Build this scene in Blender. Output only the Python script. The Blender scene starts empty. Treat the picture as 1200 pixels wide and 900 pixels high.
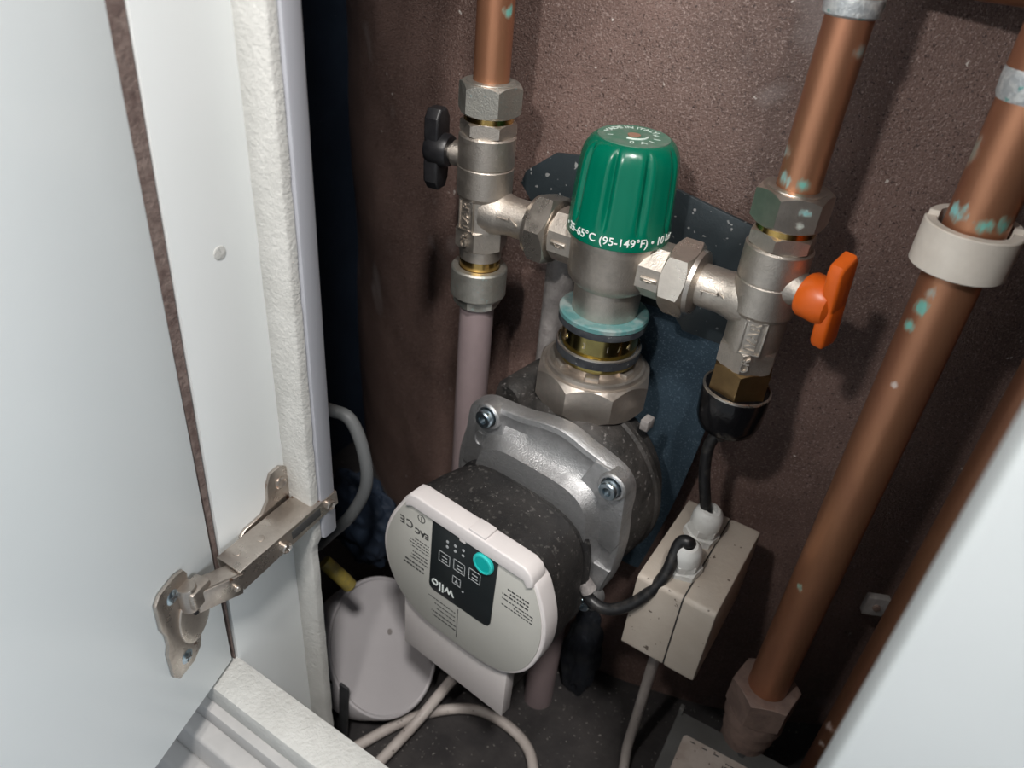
import bpy, bmesh, math, random
from math import sin, cos, pi, radians
from mathutils import Matrix, Vector, noise

# ------------------------------------------------------------------ camera, world, light, exposure
# all lengths below are millimetres; S turns them into metres, ZO puts the cupboard floor at z = 0
S = 0.001
ZO = 640.0
sc = bpy.context.scene
COL = sc.collection
cam_d = bpy.data.cameras.new('camera')
cam = bpy.data.objects.new('camera', cam_d)
COL.objects.link(cam)
cam_d.sensor_width = 36.0
cam_d.lens = 36.0 * 900 / 1200
cam_d.clip_start = 0.01
def _cam_axes():
    n = lambda v: Vector(v).normalized()
    dn = n((-130, -1300, -900)); xm = n((-1850, 808, -900))
    Z = -dn; X = -xm; X = n(X - Z * X.dot(Z)); Y = Z.cross(X)
    return Matrix((X, Y, Z))
cam.matrix_world = Matrix.Translation((0, 0, ZO * S)) @ _cam_axes().to_4x4()
sc.camera = cam
cam_d.dof.use_dof = True
cam_d.dof.focus_distance = 0.44
cam_d.dof.aperture_fstop = 9.0

w = bpy.data.worlds.new('room_light'); sc.world = w; w.use_nodes = True
w.node_tree.nodes['Background'].inputs[0].default_value = (0.86, 0.93, 1.0, 1)
w.node_tree.nodes['Background'].inputs[1].default_value = 0.38

def area(name, loc, target, size, power, colr=(1, 1, 1)):
    d = bpy.data.lights.new(name, 'AREA'); d.shape = 'DISK'; d.size = size; d.energy = power; d.color = colr
    o = bpy.data.objects.new(name, d); COL.objects.link(o)
    o.location = Vector(loc); o.rotation_euler = (Vector(target) - Vector(loc)).to_track_quat('-Z', 'Y').to_euler()
    return o
area('ceiling_lamp', (0.32, -0.42, 1.85), (-0.1, 0.4, 0.35), 0.16, 21.0, (1, 0.96, 0.92))
area('right_fill', (1.35, 0.03, 1.05), (-0.25, 0.05, 0.55), 0.5, 14.5, (0.93, 0.97, 1))  # soft fill added from the right to brighten the open door
area('hand_torch', (-0.12, -0.06, 0.80), (-0.16, 0.44, 0.50), 0.03, 1.4, (1, 0.95, 0.9))
sc.view_settings.view_transform = 'Standard'
sc.view_settings.look = 'None'
sc.view_settings.exposure = 0.0
sc.view_settings.gamma = 1.0
sc.view_settings.use_curve_mapping = False

# ------------------------------------------------------------------ materials
def mat(name, col, rough=0.5, metal=0.0, col2=None, scale=60, mix=(0.35, 0.65), bump=0.0, bscale=200,
        specks=None, spots=None, spec=0.5, detail=4, stretch=(1, 1, 1), rough2=None, coat=0.0):
    """specks = [(colour, noise scale, threshold)], spots = [(x, y, z, radius mm, colour)] in the object's own space"""
    m = bpy.data.materials.new(name); m.use_nodes = True
    nt = m.node_tree; N = nt.nodes; L = nt.links
    b = N['Principled BSDF']
    b.inputs['Roughness'].default_value = rough; b.inputs['Metallic'].default_value = metal
    b.inputs['Specular IOR Level'].default_value = spec
    b.inputs['Coat Weight'].default_value = coat
    tc = N.new('ShaderNodeTexCoord'); mp = N.new('ShaderNodeMapping'); mp.inputs['Scale'].default_value = stretch
    L.new(tc.outputs['Object'], mp.inputs['Vector']); V = mp.outputs['Vector']
    def nz(s, d=detail, r=0.6):
        t = N.new('ShaderNodeTexNoise'); t.inputs['Scale'].default_value = s; t.inputs['Detail'].default_value = d
        t.inputs['Roughness'].default_value = r; L.new(V, t.inputs['Vector']); return t.outputs['Fac']
    def ramp(src, a, c):
        t = N.new('ShaderNodeMapRange'); t.inputs['From Min'].default_value = a; t.inputs['From Max'].default_value = c
        t.clamp = True; L.new(src, t.inputs['Value']); return t.outputs['Result']
    def mixc(fac, A, B):
        t = N.new('ShaderNodeMix'); t.data_type = 'RGBA'; L.new(fac, t.inputs[0])
        for i, X in ((6, A), (7, B)):
            if isinstance(X, tuple): t.inputs[i].default_value = (*X, 1)
            else: L.new(X, t.inputs[i])
        return t.outputs[2]
    c = tuple(col)
    if col2 is not None:
        f = ramp(nz(scale), *mix); c = mixc(f, c, tuple(col2))
        if rough2 is not None:
            t = N.new('ShaderNodeMapRange'); t.inputs['To Min'].default_value = rough; t.inputs['To Max'].default_value = rough2
            L.new(f, t.inputs['Value']); L.new(t.outputs['Result'], b.inputs['Roughness'])
    mfac = None
    for sp in (specks or []):
        c = mixc(ramp(nz(sp[1], 2), sp[2], sp[2] + (sp[3] if len(sp) > 3 else 0.03)), c, tuple(sp[0]))
    for (x, y, z, r, sc_) in (spots or []):
        d = N.new('ShaderNodeVectorMath'); d.operation = 'DISTANCE'; L.new(tc.outputs['Object'], d.inputs[0])
        d.inputs[1].default_value = (x * S, y * S, z * S)
        a = N.new('ShaderNodeMath'); a.operation = 'DIVIDE'; L.new(d.outputs['Value'], a.inputs[0]); a.inputs[1].default_value = r * S
        s2 = N.new('ShaderNodeMath'); s2.operation = 'ADD'; L.new(a.outputs[0], s2.inputs[0])
        nn = N.new('ShaderNodeMath'); nn.operation = 'MULTIPLY'; nn.inputs[1].default_value = 2.0
        L.new(nz(260, 3), nn.inputs[0]); L.new(nn.outputs[0], s2.inputs[1])
        f = ramp(s2.outputs[0], 1.62, 1.42)
        mr = f.node; mr.inputs['From Min'].default_value = 1.20; mr.inputs['From Max'].default_value = 1.78
        mr.inputs['To Min'].default_value = 1.0; mr.inputs['To Max'].default_value = 0.0
        c = mixc(f, c, tuple(sc_))
        if metal > 0:
            if mfac is None:
                mfac = f
            else:
                t = N.new('ShaderNodeMath'); t.operation = 'MAXIMUM'; L.new(mfac, t.inputs[0]); L.new(f, t.inputs[1]); mfac = t.outputs[0]
    if mfac is not None:
        t = N.new('ShaderNodeMapRange'); t.inputs['To Min'].default_value = metal; t.inputs['To Max'].default_value = 0.0
        L.new(mfac, t.inputs['Value']); L.new(t.outputs['Result'], b.inputs['Metallic'])
    if isinstance(c, tuple): b.inputs['Base Color'].default_value = (*c, 1)
    else: L.new(c, b.inputs['Base Color'])
    if bump > 0:
        bn = N.new('ShaderNodeBump'); bn.inputs['Strength'].default_value = bump; bn.inputs['Distance'].default_value = 0.001
        L.new(nz(bscale, 5), bn.inputs['Height']); L.new(bn.outputs['Normal'], b.inputs['Normal'])
    return m

VERD = (0.16, 0.42, 0.36); VBLUE = (0.22, 0.58, 0.58); SOLD = (0.42, 0.47, 0.50)
M = {}
M['nickel'] = mat('nickel plated brass', (0.68, 0.62, 0.555), 0.25, 0.92, (0.54, 0.49, 0.44), 90, bump=0.10, bscale=900, rough2=0.36)
M['nickel_cast'] = mat('cast nickel', (0.66, 0.60, 0.535), 0.31, 0.92, (0.52, 0.475, 0.425), 120, bump=0.35, bscale=1100, rough2=0.5)
M['nickel_old'] = mat('weathered nickel', (0.54, 0.52, 0.47), 0.34, 0.85, (0.38, 0.375, 0.34), 110, bump=0.3, bscale=900, rough2=0.6,
                      specks=[((0.45, 0.52, 0.50), 320, 0.64)])
M['nickel_nut'] = mat('large nut nickel', (0.56, 0.50, 0.445), 0.30, 0.88, (0.43, 0.39, 0.35), 80, bump=0.15, bscale=900, rough2=0.5)
M['nickel_verd'] = mat('nickel with verdigris', (0.66, 0.60, 0.535), 0.28, 0.9, (0.52, 0.475, 0.425), 90, bump=0.2, bscale=900, spots=[(9, -13, -7, 4.5, VBLUE), (8, -14, -13, 3, (0.5, 0.55, 0.5))])
M['dust_nut'] = mat('dusty brown nut', (0.28, 0.20, 0.17), 0.6, 0.4, (0.20, 0.14, 0.12), 90, bump=0.4, bscale=700, rough2=0.75)
M['chrome'] = mat('hinge steel', (0.56, 0.51, 0.46), 0.24, 0.95, (0.42, 0.37, 0.33), 70, bump=0.15, bscale=500, rough2=0.42,
                  specks=[((0.20, 0.10, 0.06), 150, 0.68, 0.06)])
M['screw'] = mat('zinc screw', (0.62, 0.72, 0.80), 0.28, 1.0, (0.40, 0.52, 0.60), 200)
M['brass'] = mat('brass', (0.75, 0.50, 0.17), 0.24, 1.0, (0.55, 0.36, 0.12), 60)
M['brass_dull'] = mat('dull brass', (0.30, 0.20, 0.095), 0.38, 1.0, (0.22, 0.145, 0.07), 60, bump=0.1, bscale=700, rough2=0.5)
M['brass_olive'] = mat('olive brass', (0.50, 0.42, 0.16), 0.2, 1.0, (0.34, 0.28, 0.11), 60)
M['teal'] = mat('teal washer', (0.085, 0.22, 0.22), 0.5, 0.0, (0.30, 0.34, 0.33), 55, mix=(0.45, 0.65), bump=0.1)
M['rubber'] = mat('black rubber', (0.014, 0.016, 0.022), 0.55, 0.0, (0.05, 0.055, 0.06), 80, bump=0.2, specks=[((0.2, 0.2, 0.2), 500, 0.68)])
def copper(name, spots, dark=0.0):
    k = 1 - dark
    return mat(name, (0.56 * k, 0.27 * k, 0.15 * k), 0.36, 0.75, (0.34 * k, 0.15 * k, 0.095 * k), 22, mix=(0.35, 0.7), bump=0.08, bscale=400,
               spots=spots, rough2=0.52, stretch=(1, 1, 0.35))
M['copper_l'] = copper('copper left', [(9, -6, -58, 7, VERD), (10, -3, -72, 5, VERD)])
M['copper_r'] = copper('copper right', [(-5, -9, -120, 6, VBLUE), (4, -10, -121, 5, VERD), (-9, -5, -108, 6, (0.30, 0.36, 0.33)), (9, -6, -60, 6, (0.3, 0.33, 0.3))])
M['copper_b'] = copper('copper main', [(-9, -10, -115, 7, VBLUE), (3, -13, -117, 6, VERD), (11, -9, -115, 6, VERD),
                                       (-7, -11, -162, 6, VERD), (-5, -12, -153, 5, (0.35, 0.40, 0.36)), (-9, -10, -173, 5, VERD), (-7, -11, -360, 4, (0.22, 0.30, 0.24)),
                                       (-13, -2, -90, 10, (0.24, 0.22, 0.18)), (-4, -13, -205, 3, (0.6, 0.5, 0.45))])
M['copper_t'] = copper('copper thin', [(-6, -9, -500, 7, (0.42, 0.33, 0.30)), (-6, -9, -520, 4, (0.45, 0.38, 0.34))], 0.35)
M['solder'] = mat('solder and flux', (0.42, 0.45, 0.47), 0.45, 0.4, (0.62, 0.64, 0.64), 250, mix=(0.45, 0.6), bump=0.6, bscale=500,
                  specks=[((0.20, 0.42, 0.40), 180, 0.64)])
M['wall'] = mat('brown foam wall', (0.215, 0.138, 0.118), 0.42, 0.0, (0.135, 0.085, 0.072), 14, mix=(0.35, 0.65), bump=0.9, bscale=750,
                specks=[((0.32, 0.24, 0.215), 760, 0.54, 0.14), ((0.07, 0.042, 0.036), 560, 0.58, 0.12), ((0.62, 0.56, 0.52), 150, 0.74), ((0.60, 0.54, 0.50), 70, 0.765), ((0.30, 0.25, 0.24), 14, 0.66, 0.12)], spec=0.6)
M['navy'] = mat('navy', (0.012, 0.020, 0.036), 0.7, 0.0, (0.020, 0.032, 0.055), 12, bump=0.6, spec=0.3, bscale=60, specks=[((0.12, 0.14, 0.16), 230, 0.74)])
M['navy_dusty'] = mat('dusty navy', (0.006, 0.009, 0.016), 0.8, 0.0, (0.03, 0.032, 0.036), 60, mix=(0.45, 0.7), bump=0.8, bscale=200)
M['dark'] = mat('dark cavity', (0.018, 0.014, 0.016), 0.8, 0.0, (0.03, 0.022, 0.022), 15, bump=0.5, bscale=90)
M['floor'] = mat('dusty floor', (0.022, 0.02, 0.021), 0.85, 0.0, (0.05, 0.045, 0.044), 18, mix=(0.4, 0.65), bump=1.0, bscale=120,
                 specks=[((0.3, 0.28, 0.26), 300, 0.68)])
M['plate'] = mat('slate blue plate', (0.050, 0.064, 0.072), 0.40, 0.25, (0.032, 0.043, 0.050), 20, bump=0.2, bscale=700,
                 specks=[((0.30, 0.31, 0.31), 160, 0.66)])
M['blue'] = mat('blue membrane', (0.085, 0.145, 0.20), 0.8, 0.0, (0.06, 0.105, 0.15), 25, bump=0.6, bscale=900,
                specks=[((0.17, 0.25, 0.32), 800, 0.56, 0.1)])
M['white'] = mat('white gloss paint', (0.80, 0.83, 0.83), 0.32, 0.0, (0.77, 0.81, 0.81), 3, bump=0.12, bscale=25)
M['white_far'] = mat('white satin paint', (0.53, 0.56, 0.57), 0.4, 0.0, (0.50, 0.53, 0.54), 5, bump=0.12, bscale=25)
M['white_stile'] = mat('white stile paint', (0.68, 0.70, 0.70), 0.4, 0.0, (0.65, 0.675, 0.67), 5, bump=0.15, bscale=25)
M['white_rough'] = mat('rough white paint', (0.53, 0.53, 0.51), 0.55, 0.0, (0.47, 0.47, 0.45), 60, bump=0.8, bscale=420, detail=6)
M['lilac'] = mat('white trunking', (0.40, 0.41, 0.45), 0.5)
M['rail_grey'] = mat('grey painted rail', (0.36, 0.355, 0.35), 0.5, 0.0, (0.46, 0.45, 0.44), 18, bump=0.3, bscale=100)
M['gap'] = mat('bare brown board edge', (0.085, 0.055, 0.048), 0.85, 0.0, (0.16, 0.12, 0.105), 160, bump=1.0, bscale=400)
M['green'] = mat('green plastic', (0.0, 0.135, 0.078), 0.24, 0.0, (0.0, 0.115, 0.066), 10, spec=0.5)
M['green_dusty'] = mat('dusty green top', (0.035, 0.16, 0.10), 0.6, 0.0, (0.14, 0.20, 0.16), 120, mix=(0.35, 0.7), bump=0.2)
M['print'] = mat('white print', (0.80, 0.86, 0.83), 0.5)
M['print_dim'] = mat('worn white print', (0.62, 0.74, 0.68), 0.6)
M['orange'] = mat('orange plastic', (0.78, 0.135, 0.012), 0.34, 0.0, (0.70, 0.12, 0.01), 30)
M['black'] = mat('black plastic', (0.008, 0.008, 0.010), 0.40, 0.0, (0.02, 0.02, 0.022), 60, bump=0.1)
M['black_gloss'] = mat('black heat shrink', (0.005, 0.005, 0.006), 0.16, 0.0, (0.008, 0.008, 0.009), 60, bump=0.5, bscale=90, spec=0.4)
M['black_dusty'] = mat('dusty black casing', (0.012, 0.0115, 0.012), 0.5, 0.0, (0.030, 0.028, 0.027), 40, bump=0.35, bscale=600,
                       specks=[((0.085, 0.08, 0.075), 240, 0.60, 0.12), ((0.3, 0.28, 0.27), 520, 0.70)])
M['cast_black'] = mat('painted cast housing', (0.018, 0.017, 0.016), 0.6, 0.1, (0.05, 0.045, 0.042), 60, bump=0.8, bscale=260,
                      specks=[((0.16, 0.15, 0.145), 330, 0.62, 0.08)])
M['alu'] = mat('cast aluminium', (0.50, 0.50, 0.505), 0.36, 0.85, (0.37, 0.37, 0.375), 90, bump=0.5, bscale=900, rough2=0.55)
M['white_pl'] = mat('white plastic', (0.74, 0.70, 0.69), 0.4, 0.0, (0.70, 0.66, 0.655), 20)
M['lid_grey'] = mat('pale grey label', (0.50, 0.495, 0.46), 0.45, 0.0, (0.48, 0.475, 0.44), 30)
M['display'] = mat('dark display', (0.016, 0.020, 0.022), 0.3)
M['teal_btn'] = mat('teal button', (0.0, 0.42, 0.40), 0.4)
M['teal_btn2'] = mat('teal button ring', (0.03, 0.55, 0.52), 0.4)
M['ink'] = mat('dark ink', (0.05, 0.05, 0.05), 0.5)
M['ink_lt'] = mat('light display print', (0.42, 0.44, 0.45), 0.5)
M['cream'] = mat('cream plastic ring', (0.68, 0.63, 0.565), 0.45, 0.0, (0.60, 0.55, 0.49), 60, bump=0.1)
M['beige'] = mat('beige box plastic', (0.50, 0.445, 0.385), 0.5, 0.0, (0.44, 0.38, 0.32), 25, bump=0.25, bscale=300,
                 specks=[((0.14, 0.11, 0.09), 190, 0.70)])
M['dust'] = mat('box dusty top', (0.33, 0.26, 0.21), 0.8, 0.0, (0.42, 0.35, 0.29), 60, bump=0.6, bscale=300, specks=[((0.1, 0.08, 0.07), 230, 0.66)])
M['gland'] = mat('white gland', (0.66, 0.66, 0.64), 0.35, 0.0, (0.56, 0.55, 0.53), 120, mix=(0.5, 0.7))
M['pex'] = mat('pinkish grey plastic pipe', (0.30, 0.235, 0.24), 0.42, 0.0, (0.26, 0.205, 0.21), 30)
M['galv'] = mat('dusty grey pipe', (0.22, 0.20, 0.195), 0.65, 0.1, (0.32, 0.30, 0.29), 110, bump=0.6, bscale=500)
M['disc'] = mat('white round cover', (0.54, 0.52, 0.535), 0.42, 0.0, (0.50, 0.48, 0.495), 15, specks=[((0.10, 0.09, 0.09), 85, 0.735)])
M['cable_w'] = mat('off white cable', (0.50, 0.455, 0.425), 0.5, 0.0, (0.40, 0.355, 0.33), 40, specks=[((0.1, 0.08, 0.07), 230, 0.70)])
M['cable_g'] = mat('grey cable', (0.19, 0.20, 0.205), 0.5)
M['cable_k'] = mat('black cable', (0.012, 0.012, 0.013), 0.38, 0.0, (0.06, 0.055, 0.05), 150, mix=(0.5, 0.75))
M['yellow'] = mat('yellow tape', (0.30, 0.23, 0.035), 0.5, 0.0, (0.16, 0.13, 0.05), 120)
M['strap'] = mat('dark strap', (0.03, 0.033, 0.035), 0.7, 0.0, (0.05, 0.05, 0.055), 60)
M['metal_box'] = mat('grey metal box', (0.21, 0.215, 0.21), 0.5, 0.5, (0.17, 0.17, 0.165), 40, bump=0.2)
M['paper'] = mat('dusty paper label', (0.46, 0.40, 0.36), 0.7, 0.0, (0.34, 0.28, 0.24), 60, mix=(0.4, 0.7), specks=[((0.12, 0.09, 0.08), 160, 0.66)])

# ------------------------------------------------------------------ mesh building
I4 = Matrix.Identity(4)
def T(x, y, z): return Matrix.Translation((x, y, z))
def R(ax, deg): return Matrix.Rotation(radians(deg), 4, ax)
def ALONG(p, d, up=(0, 0, 1)):
    d = Vector(d).normalized(); u = Vector(up)
    if abs(d.dot(u)) > 0.99: u = Vector((0, 1, 0))
    x = u.cross(d).normalized(); y = d.cross(x)
    m = Matrix((x, y, d)).transposed().to_4x4(); m.translation = Vector(p); return m

class MB:
    def __init__(s): s.bm = bmesh.new()
    def _in(s, b, m):
        b.transform(m); me = bpy.data.meshes.new('t'); b.to_mesh(me); b.free(); s.bm.from_mesh(me); bpy.data.meshes.remove(me); return s
    def loft(s, rings, m=I4, cap=(True, True), loop=False):
        b = bmesh.new(); vr = [[b.verts.new(p) for p in r] for r in rings]; n = len(vr[0]); k = len(vr)
        for i in range(k if loop else k - 1):
            A, B = vr[i], vr[(i + 1) % k]
            for j in range(n): b.faces.new((A[j], A[(j + 1) % n], B[(j + 1) % n], B[j]))
        if not loop:
            if cap[0]: b.faces.new(list(reversed(vr[0])))
            if cap[1]: b.faces.new(vr[-1])
        bmesh.ops.recalc_face_normals(b, faces=b.faces)
        return s._in(b, m)
    def lathe(s, prof, m=I4, n=48, loop=False):
        rings = [[(max(r, 0.01) * cos(2 * pi * j / n), max(r, 0.01) * sin(2 * pi * j / n), z) for j in range(n)] for r, z in prof]
        return s.loft(rings, m, loop=loop)
    def nut(s, rc, z0, z1, bore, m=I4, n=6, rot=0.0, ch=1.0):
        N = n * 12; flat = rc * cos(pi / n)
        def rr(j):
            a = (j % 12) / 12 * 2 * pi / n - pi / n
            return flat / cos(a)
        def ring(f, zf): return [(f(j) * cos(2 * pi * j / N + rot), f(j) * sin(2 * pi * j / N + rot), zf(j)) for j in range(N)]
        zi = lambda j: (rr(j) - flat) * 0.55 * ch + 0.25
        rings = [ring(lambda j: bore, lambda j: z0), ring(lambda j: flat * 0.985, lambda j: z0), ring(rr, lambda j: z0 + zi(j)),
                 ring(rr, lambda j: z1 - zi(j)), ring(lambda j: flat * 0.985, lambda j: z1), ring(lambda j: bore, lambda j: z1)]
        return s.loft(rings, m, loop=True)
    def box(s, lo, hi, m=I4, bev=0.0, seg=2):
        b = bmesh.new(); bmesh.ops.create_cube(b, size=1)
        for v in b.verts: v.co = Vector([lo[i] + (v.co[i] + 0.5) * (hi[i] - lo[i]) for i in range(3)])
        if bev: bmesh.ops.bevel(b, geom=b.edges[:], offset=bev, segments=seg, affect='EDGES', profile=0.5)
        return s._in(b, m)
    def prism(s, poly, z0, z1, m=I4, bev=0.0, seg=2):
        """polygon in local xy, extruded along local z"""
        b = bmesh.new(); lo = [b.verts.new((x, y, z0)) for x, y in poly]; hi = [b.verts.new((x, y, z1)) for x, y in poly]; n = len(poly)
        b.faces.new(list(reversed(lo))); b.faces.new(hi)
        for i in range(n): b.faces.new((lo[i], lo[(i + 1) % n], hi[(i + 1) % n], hi[i]))
        bmesh.ops.recalc_face_normals(b, faces=b.faces)
        if bev:
            e = [x for x in b.edges if abs(x.verts[0].co.z - x.verts[1].co.z) < 1e-6]
            bmesh.ops.bevel(b, geom=e, offset=bev, segments=seg, affect='EDGES', profile=0.5)
        return s._in(b, m)
    def tube(s, pts, r, m=I4, n=14, sub=8, flat=None):
        P = [Vector(p) for p in pts]
        if sub and len(P) > 2:
            Q = []; E = [P[0] * 2 - P[1]] + P + [P[-1] * 2 - P[-2]]
            for i in range(1, len(E) - 2):
                for k in range(sub):
                    t = k / sub; a, b_, c, d = E[i - 1], E[i], E[i + 1], E[i + 2]
                    Q.append(0.5 * ((2 * b_) + (c - a) * t + (2 * a - 5 * b_ + 4 * c - d) * t * t + (3 * b_ - a - 3 * c + d) * t ** 3))
            Q.append(P[-1]); P = Q
        rings = []; pu = None
        for i, p in enumerate(P):
            d = (P[min(i + 1, len(P) - 1)] - P[max(i - 1, 0)]).normalized()
            if pu is None:
                u = Vector((0, 0, 1)) if abs(d.z) < 0.9 else Vector((1, 0, 0)); u = (u - d * u.dot(d)).normalized()
            else: u = (pu - d * pu.dot(d)).normalized()
            pu = u; v = d.cross(u); ry = r if flat is None else flat
            rings.append([p + u * (r * cos(2 * pi * j / n)) + v * (ry * sin(2 * pi * j / n)) for j in range(n)])
        return s.loft(rings, m)
    def raw(s, verts, faces, m=I4):
        b = bmesh.new(); vs = [b.verts.new(v) for v in verts]
        for f in faces: b.faces.new([vs[i] for i in f])
        return s._in(b, m)
    def build(s, name, material, parent=None, label=None, cat=None, group=None, kind=None, at=None, ang=32):
        """at: world origin (mm, camera-height coordinates) of a top-level mesh; geometry is given relative to it"""
        s.bm.transform(Matrix.Scale(S, 4))
        me = bpy.data.meshes.new(name); s.bm.to_mesh(me); s.bm.free()
        for p in me.polygons: p.use_smooth = True
        me.set_sharp_from_angle(angle=radians(ang))
        me.materials.append(M[material] if isinstance(material, str) else material)
        o = bpy.data.objects.new(name, me); COL.objects.link(o)
        if parent is not None: o.parent = parent
        else:
            a = at or (0, 0, 0); o.location = (a[0] * S, a[1] * S, (a[2] + ZO) * S)
        tag(o, label, cat, group, kind); return o

def tag(o, label=None, cat=None, group=None, kind=None):
    for k, v in (('label', label), ('category', cat), ('group', group), ('kind', kind)):
        if v: o[k] = v
def thing(name, label, cat, at=(0, 0, 0), rz=0.0, group=None, rot=None):
    o = bpy.data.objects.new(name, None); COL.objects.link(o); o.empty_display_size = 0.01
    o.location = (at[0] * S, at[1] * S, (at[2] + ZO) * S); o.rotation_euler = (0, 0, radians(rz))
    if rot: o.rotation_euler = [radians(a) for a in rot]
    tag(o, label, cat, group); return o

def text_mesh(txt, size, depth=0.15, bold=0.0, spacing=1.0, align='CENTER'):
    """bmesh of flat lettering in local xy, size in mm, thickness along z"""
    c = bpy.data.curves.new('txt', 'FONT'); c.body = txt; c.size = size; c.extrude = depth; c.offset = bold
    c.align_x = align; c.align_y = 'CENTER'; c.space_character = spacing; c.resolution_u = 3
    o = bpy.data.objects.new('txt', c); COL.objects.link(o)
    dg = bpy.context.evaluated_depsgraph_get(); me = bpy.data.meshes.new_from_object(o.evaluated_get(dg))
    b = bmesh.new(); b.from_mesh(me); bpy.data.meshes.remove(me); bpy.data.objects.remove(o); bpy.data.curves.remove(c)
    return b
def put_text(mb, txt, size, m, fn=None, **k):
    b = text_mesh(txt, size, **k)
    if fn:
        bmesh.ops.triangulate(b, faces=b.faces[:])
        for v in b.verts: v.co = fn(v.co)
    mb._in(b, m)

# ================================================================== THE SETTING
VY = 395.0           # plane of the pipework
def wall_mesh():
    mb = MB(); b = bmesh.new(); cx, cy, R0 = -200, 950, 500
    na, nzz = 90, 90; g = []
    for i in range(na + 1):
        a = radians(-60 + 125 * i / na); row = []
        for j in range(nzz + 1):
            z = -640 + 1120 * j / nzz
            r = R0 + 3.0 * noise.noise(Vector((a * 4, z * 0.008, 3))) + 1.2 * noise.noise(Vector((a * 14, z * 0.03, 7)))
            t = max(0, (-20 - math.degrees(a)) / 30)
            bulge = 7 * math.exp(-((z + 420) / 190) ** 2) + 3 * sin(z * 0.02)
            r += t * (bulge + 12 * max(0, min(1.6, (z + 350) / 300)))
            row.append(b.verts.new((cx + r * sin(a), cy - r * cos(a), z)))
        g.append(row)
    for i in range(na):
        for j in range(nzz): b.faces.new((g[i][j], g[i + 1][j], g[i + 1][j + 1], g[i][j + 1]))
    mb._in(b, I4); return mb
wall_mesh().build('wall_back', 'wall', kind='structure', label='speckled brown foam surface behind the pipework', ang=80)
MB().box((-560, 700, -640), (200, 712, 480)).build('wall_recess', 'dark', kind='structure')
MB().box((-560, 238, -640), (-548, 700, 480)).build('wall_left', 'navy', kind='structure')
MB().box((150, 172, -640), (162, 700, 480)).build('wall_right', 'dark', kind='structure')
MB().box((-560, 172, -652), (200, 712, -640)).build('floor', 'floor', kind='structure')
MB().box((-560, 172, 480), (200, 712, 492)).build('ceiling', 'white', kind='structure')
# door opening: left stile, its rough inner strip, the trunking strip behind it, bottom rail, right stile
def yst(z): return 169.0 + (z + 371) * 0.0205
ST = [(-300, yst(-640) + 3, -640), (-268, yst(-640) + 3, -640), (-268, 222, -640), (-300, 222, -640), (-300, yst(480), 480), (-268, yst(480), 480), (-268, 222, 480), (-300, 222, 480)]
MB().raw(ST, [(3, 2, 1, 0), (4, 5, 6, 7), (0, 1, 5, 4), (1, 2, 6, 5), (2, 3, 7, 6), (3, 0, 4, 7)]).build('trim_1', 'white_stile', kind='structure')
ST = [(-290, 168.6, -414), (-269.3, 168.6, -414), (-269.3, 169.2, -414), (-290, 169.2, -414), (-290, 168.6, 480), (-269.3, 168.6, 480), (-269.3, yst(480) + 0.5, 480), (-290, yst(480) + 0.5, 480)]
MB().raw(ST, [(3, 2, 1, 0), (4, 5, 6, 7), (0, 1, 5, 4), (1, 2, 6, 5), (2, 3, 7, 6), (3, 0, 4, 7)]).build('trim_6', 'gap', kind='structure')
def strip():
    mb = MB(); b = bmesh.new(); rows = []
    for j in range(141):
        z = -640 + 1120 * j / 140; e = 0.7 * noise.noise(Vector((1, z * 0.09, 0))) + 0.5 * noise.noise(Vector((4, z * 0.3, 0)))
        xr = -248.5 - (3.5 if z < -346 else 0) + e; xl = -269
        rows.append([b.verts.new(p) for p in ((xl, 235, z), (xl, 221.4, z), (xl + 1.2 + e * 0.6, 220.4, z), (xr - 1.0, 220.4, z), (xr, 221.4, z), (xr, 226, z), (xr, 226, z))][:6])
    for j in range(140):
        for k in range(5): b.faces.new((rows[j][k], rows[j][k + 1], rows[j + 1][k + 1], rows[j + 1][k]))
    mb._in(b, I4); return mb
strip().build('trim_2', 'white_rough', kind='structure', ang=50)
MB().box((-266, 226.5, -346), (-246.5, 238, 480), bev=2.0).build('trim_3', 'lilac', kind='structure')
MB().box((-560, 226, -640), (-270, 238, 480)).build('wall_front_left', 'dark', kind='structure')
MB().box((-330, 148.5, -432), (26, 171.5, -415), bev=0.8).build('trim_4', 'white_rough', kind='structure')
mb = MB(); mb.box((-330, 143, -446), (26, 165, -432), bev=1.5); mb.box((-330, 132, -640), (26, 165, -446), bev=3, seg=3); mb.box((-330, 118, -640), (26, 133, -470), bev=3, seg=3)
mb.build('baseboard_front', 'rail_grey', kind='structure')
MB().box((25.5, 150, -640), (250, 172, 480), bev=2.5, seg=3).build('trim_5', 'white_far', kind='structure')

# ================================================================== CUPBOARD DOOR AND HINGE
DA = 16.7
door = thing('cupboard_door', 'open white painted cupboard door filling the left side', 'door', (-268.5, 166.8, -412), 0)
door.rotation_euler = (0, radians(-0.5), radians(-90 + DA))
# local x runs from the hinge edge towards the free edge, local y = into the cupboard side (visible face at y = 0)
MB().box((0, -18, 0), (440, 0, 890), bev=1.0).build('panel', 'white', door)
# small paint drips / bumps
mb = MB(); mb.lathe([(3.6, -0.2), (3.2, 0.3), (2.0, 0.5), (0.01, 0.5)], ALONG((-268, 199, -156), (1, 0, 0)), n=14)
mb.build('filler_dab', 'white_rough', label='small rough dab of filler on the white stile beside the door', cat='filler')

hinge = thing('cabinet_hinge', 'worn silver concealed hinge joining the white door to the left stile', 'hinge', (-262, 190, -345))
HO = Vector((-262, 190, -345))
def HL(x, y, z): return (x - HO.x, y - HO.y, z - HO.z)
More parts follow.
